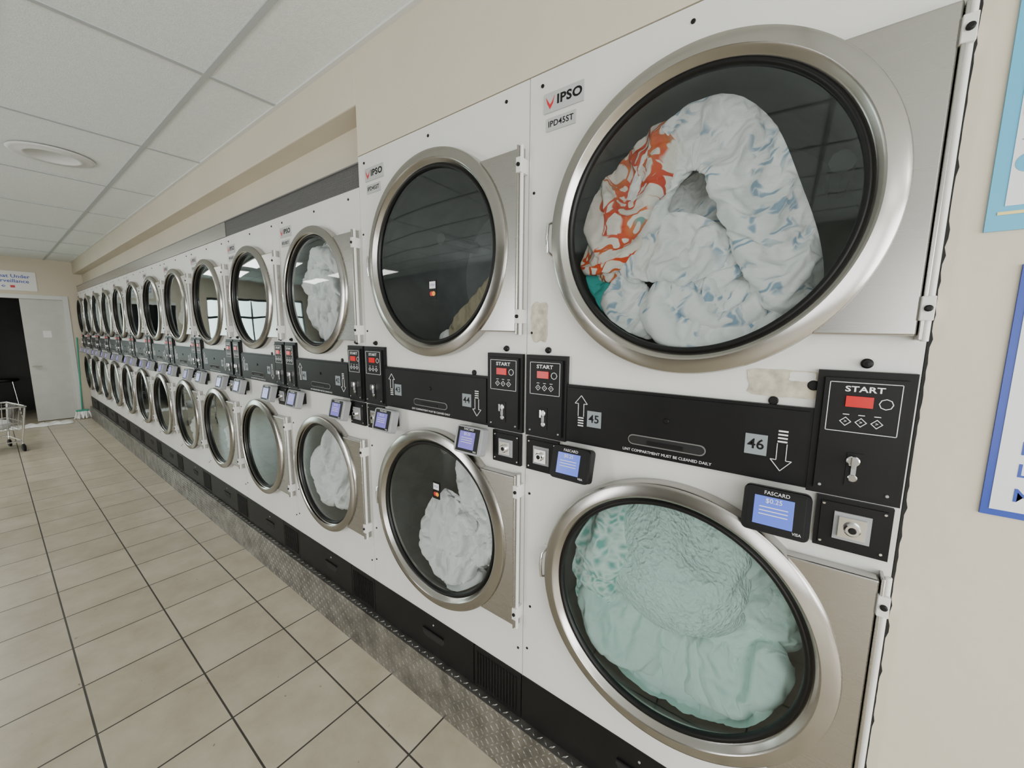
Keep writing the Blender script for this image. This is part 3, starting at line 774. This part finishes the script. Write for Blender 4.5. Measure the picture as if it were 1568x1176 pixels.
for i in range(11):
    u=-1+2*i/10
    for t in (-1,1): b.tube([(t*.28,u*.215,.30),(t*.335,u*.255,.62)],.003,'chrome',6)
    b.tube([(-.28,u*.215,.30),(.28,u*.215,.30)],.003,'chrome',6)
obj('frame',b.mesh('cart',auto=40),e)
b=B(); b.lathe([(.001,.05),(.17,.045),(.21,0),(.19,-.05),(.001,-.055)],0,0,'c_grey',32)
o=obj('load',b.mesh('cl',smooth=True),e,(0,0,.37)); o.rotation_euler=(math.radians(90),0,0); o.scale=(1.2,1,.9)
e=empty('bar_stool',(XW-.8,-.95,0))
b=B()
for k in range(4):
    a=math.pi/4+k*math.pi/2; b.tube([(.20*math.cos(a),.20*math.sin(a),.0),(.13*math.cos(a),.13*math.sin(a),.70)],.012,'chrome')
b.tube([(.17*math.cos(a),.17*math.sin(a),.28) for a in [i*math.pi/8 for i in range(17)]],.009,'chrome')
obj('legs',b.mesh('st',auto=40),e)
b=B(); b.lathe([(.001,-.03),(.16,-.03),(.18,-.01),(.175,.02),(.001,.03)],0,0,'black',32)
o=obj('seat',b.mesh('seat',smooth=True),e,(0,0,.72)); o.rotation_euler=(math.radians(90),0,0)
b=B()
rs=np.random.RandomState(4)
nx,ny=60,14
vs=[]
for i in range(nx):
    for j in range(ny):
        x=(j/(ny-1)-.5)*.30; y=(i/(nx-1)-.5)*1.15
        e_=min(j,ny-1-j,i,nx-1-i)/2.5
        vs.append((XW+.40+x+.02*math.sin(i*.5),-.85+y,.004+min(1,e_)*(.018+.014*math.sin(i*.9+j*.7)+.008*rs.rand())))
b.add(vs,gridfaces(nx,ny),'c_white'); obj('floor_rags',b.mesh('rags',smooth=True))

# ---------------------------------------------------------------- lights
def area(name,loc,rot,sx,sy,power,col):
    l=D.lights.new(name,'AREA'); l.shape='RECTANGLE'; l.size=sx; l.size_y=sy; l.energy=power; l.color=col
    o=D.objects.new(name,l); COL.objects.link(o); o.location=loc; o.rotation_euler=rot; return o
area('daylight_east',(XE+.25,(YS+.3-.4)/2,1.5),(0,math.radians(90),0),2.0,3.9,265,(.985,.99,.975))
area('daylight_west',(XW-.25,(wy0+wy1)/2,1.55),(0,math.radians(-90),0),1.7,1.9,60,(.80,1,.95))
area('added_fill_south',(2.08,YS-.25,1.42),(math.radians(90),0,0),2.6,2.1,92,(.985,.99,.975))  # added fill behind the invented south window, brightens the near laundry
area('added_fill_glass_door',(-3.72,YS-.25,1.35),(math.radians(90),0,0),1.2,2.0,90,(.985,.99,.975))  # added fill through the invented glass door
for x in LX:
    for y in (-1.84,-3.67):
        area('added_troffer_lamp',(x,y,CEIL-.04),(0,0,0),1.1,.5,17,(1,.975,.92))  # fill lamp under each added troffer
w=D.worlds.new('World'); C.scene.world=w; w.use_nodes=True
w.node_tree.nodes['Background'].inputs[0].default_value=(.80,.92,1,1); w.node_tree.nodes['Background'].inputs[1].default_value=.8
S.gravity=(0,0,-9.8)

# ---------------------------------------------------------------- camera
cam=D.cameras.new('camera'); co=D.objects.new('camera',cam); COL.objects.link(co)
cam.sensor_width=36; cam.lens=595/1568*36; cam.clip_start=.02
Mx=Matrix.Translation((0,-1.06,1.68))@Matrix.Rotation(math.radians(36.6),4,'Z')@Matrix.Rotation(math.radians(90-7.7),4,'X')@Matrix.Rotation(math.radians(.5),4,'Z')
co.matrix_world=Mx
C.scene.camera=co
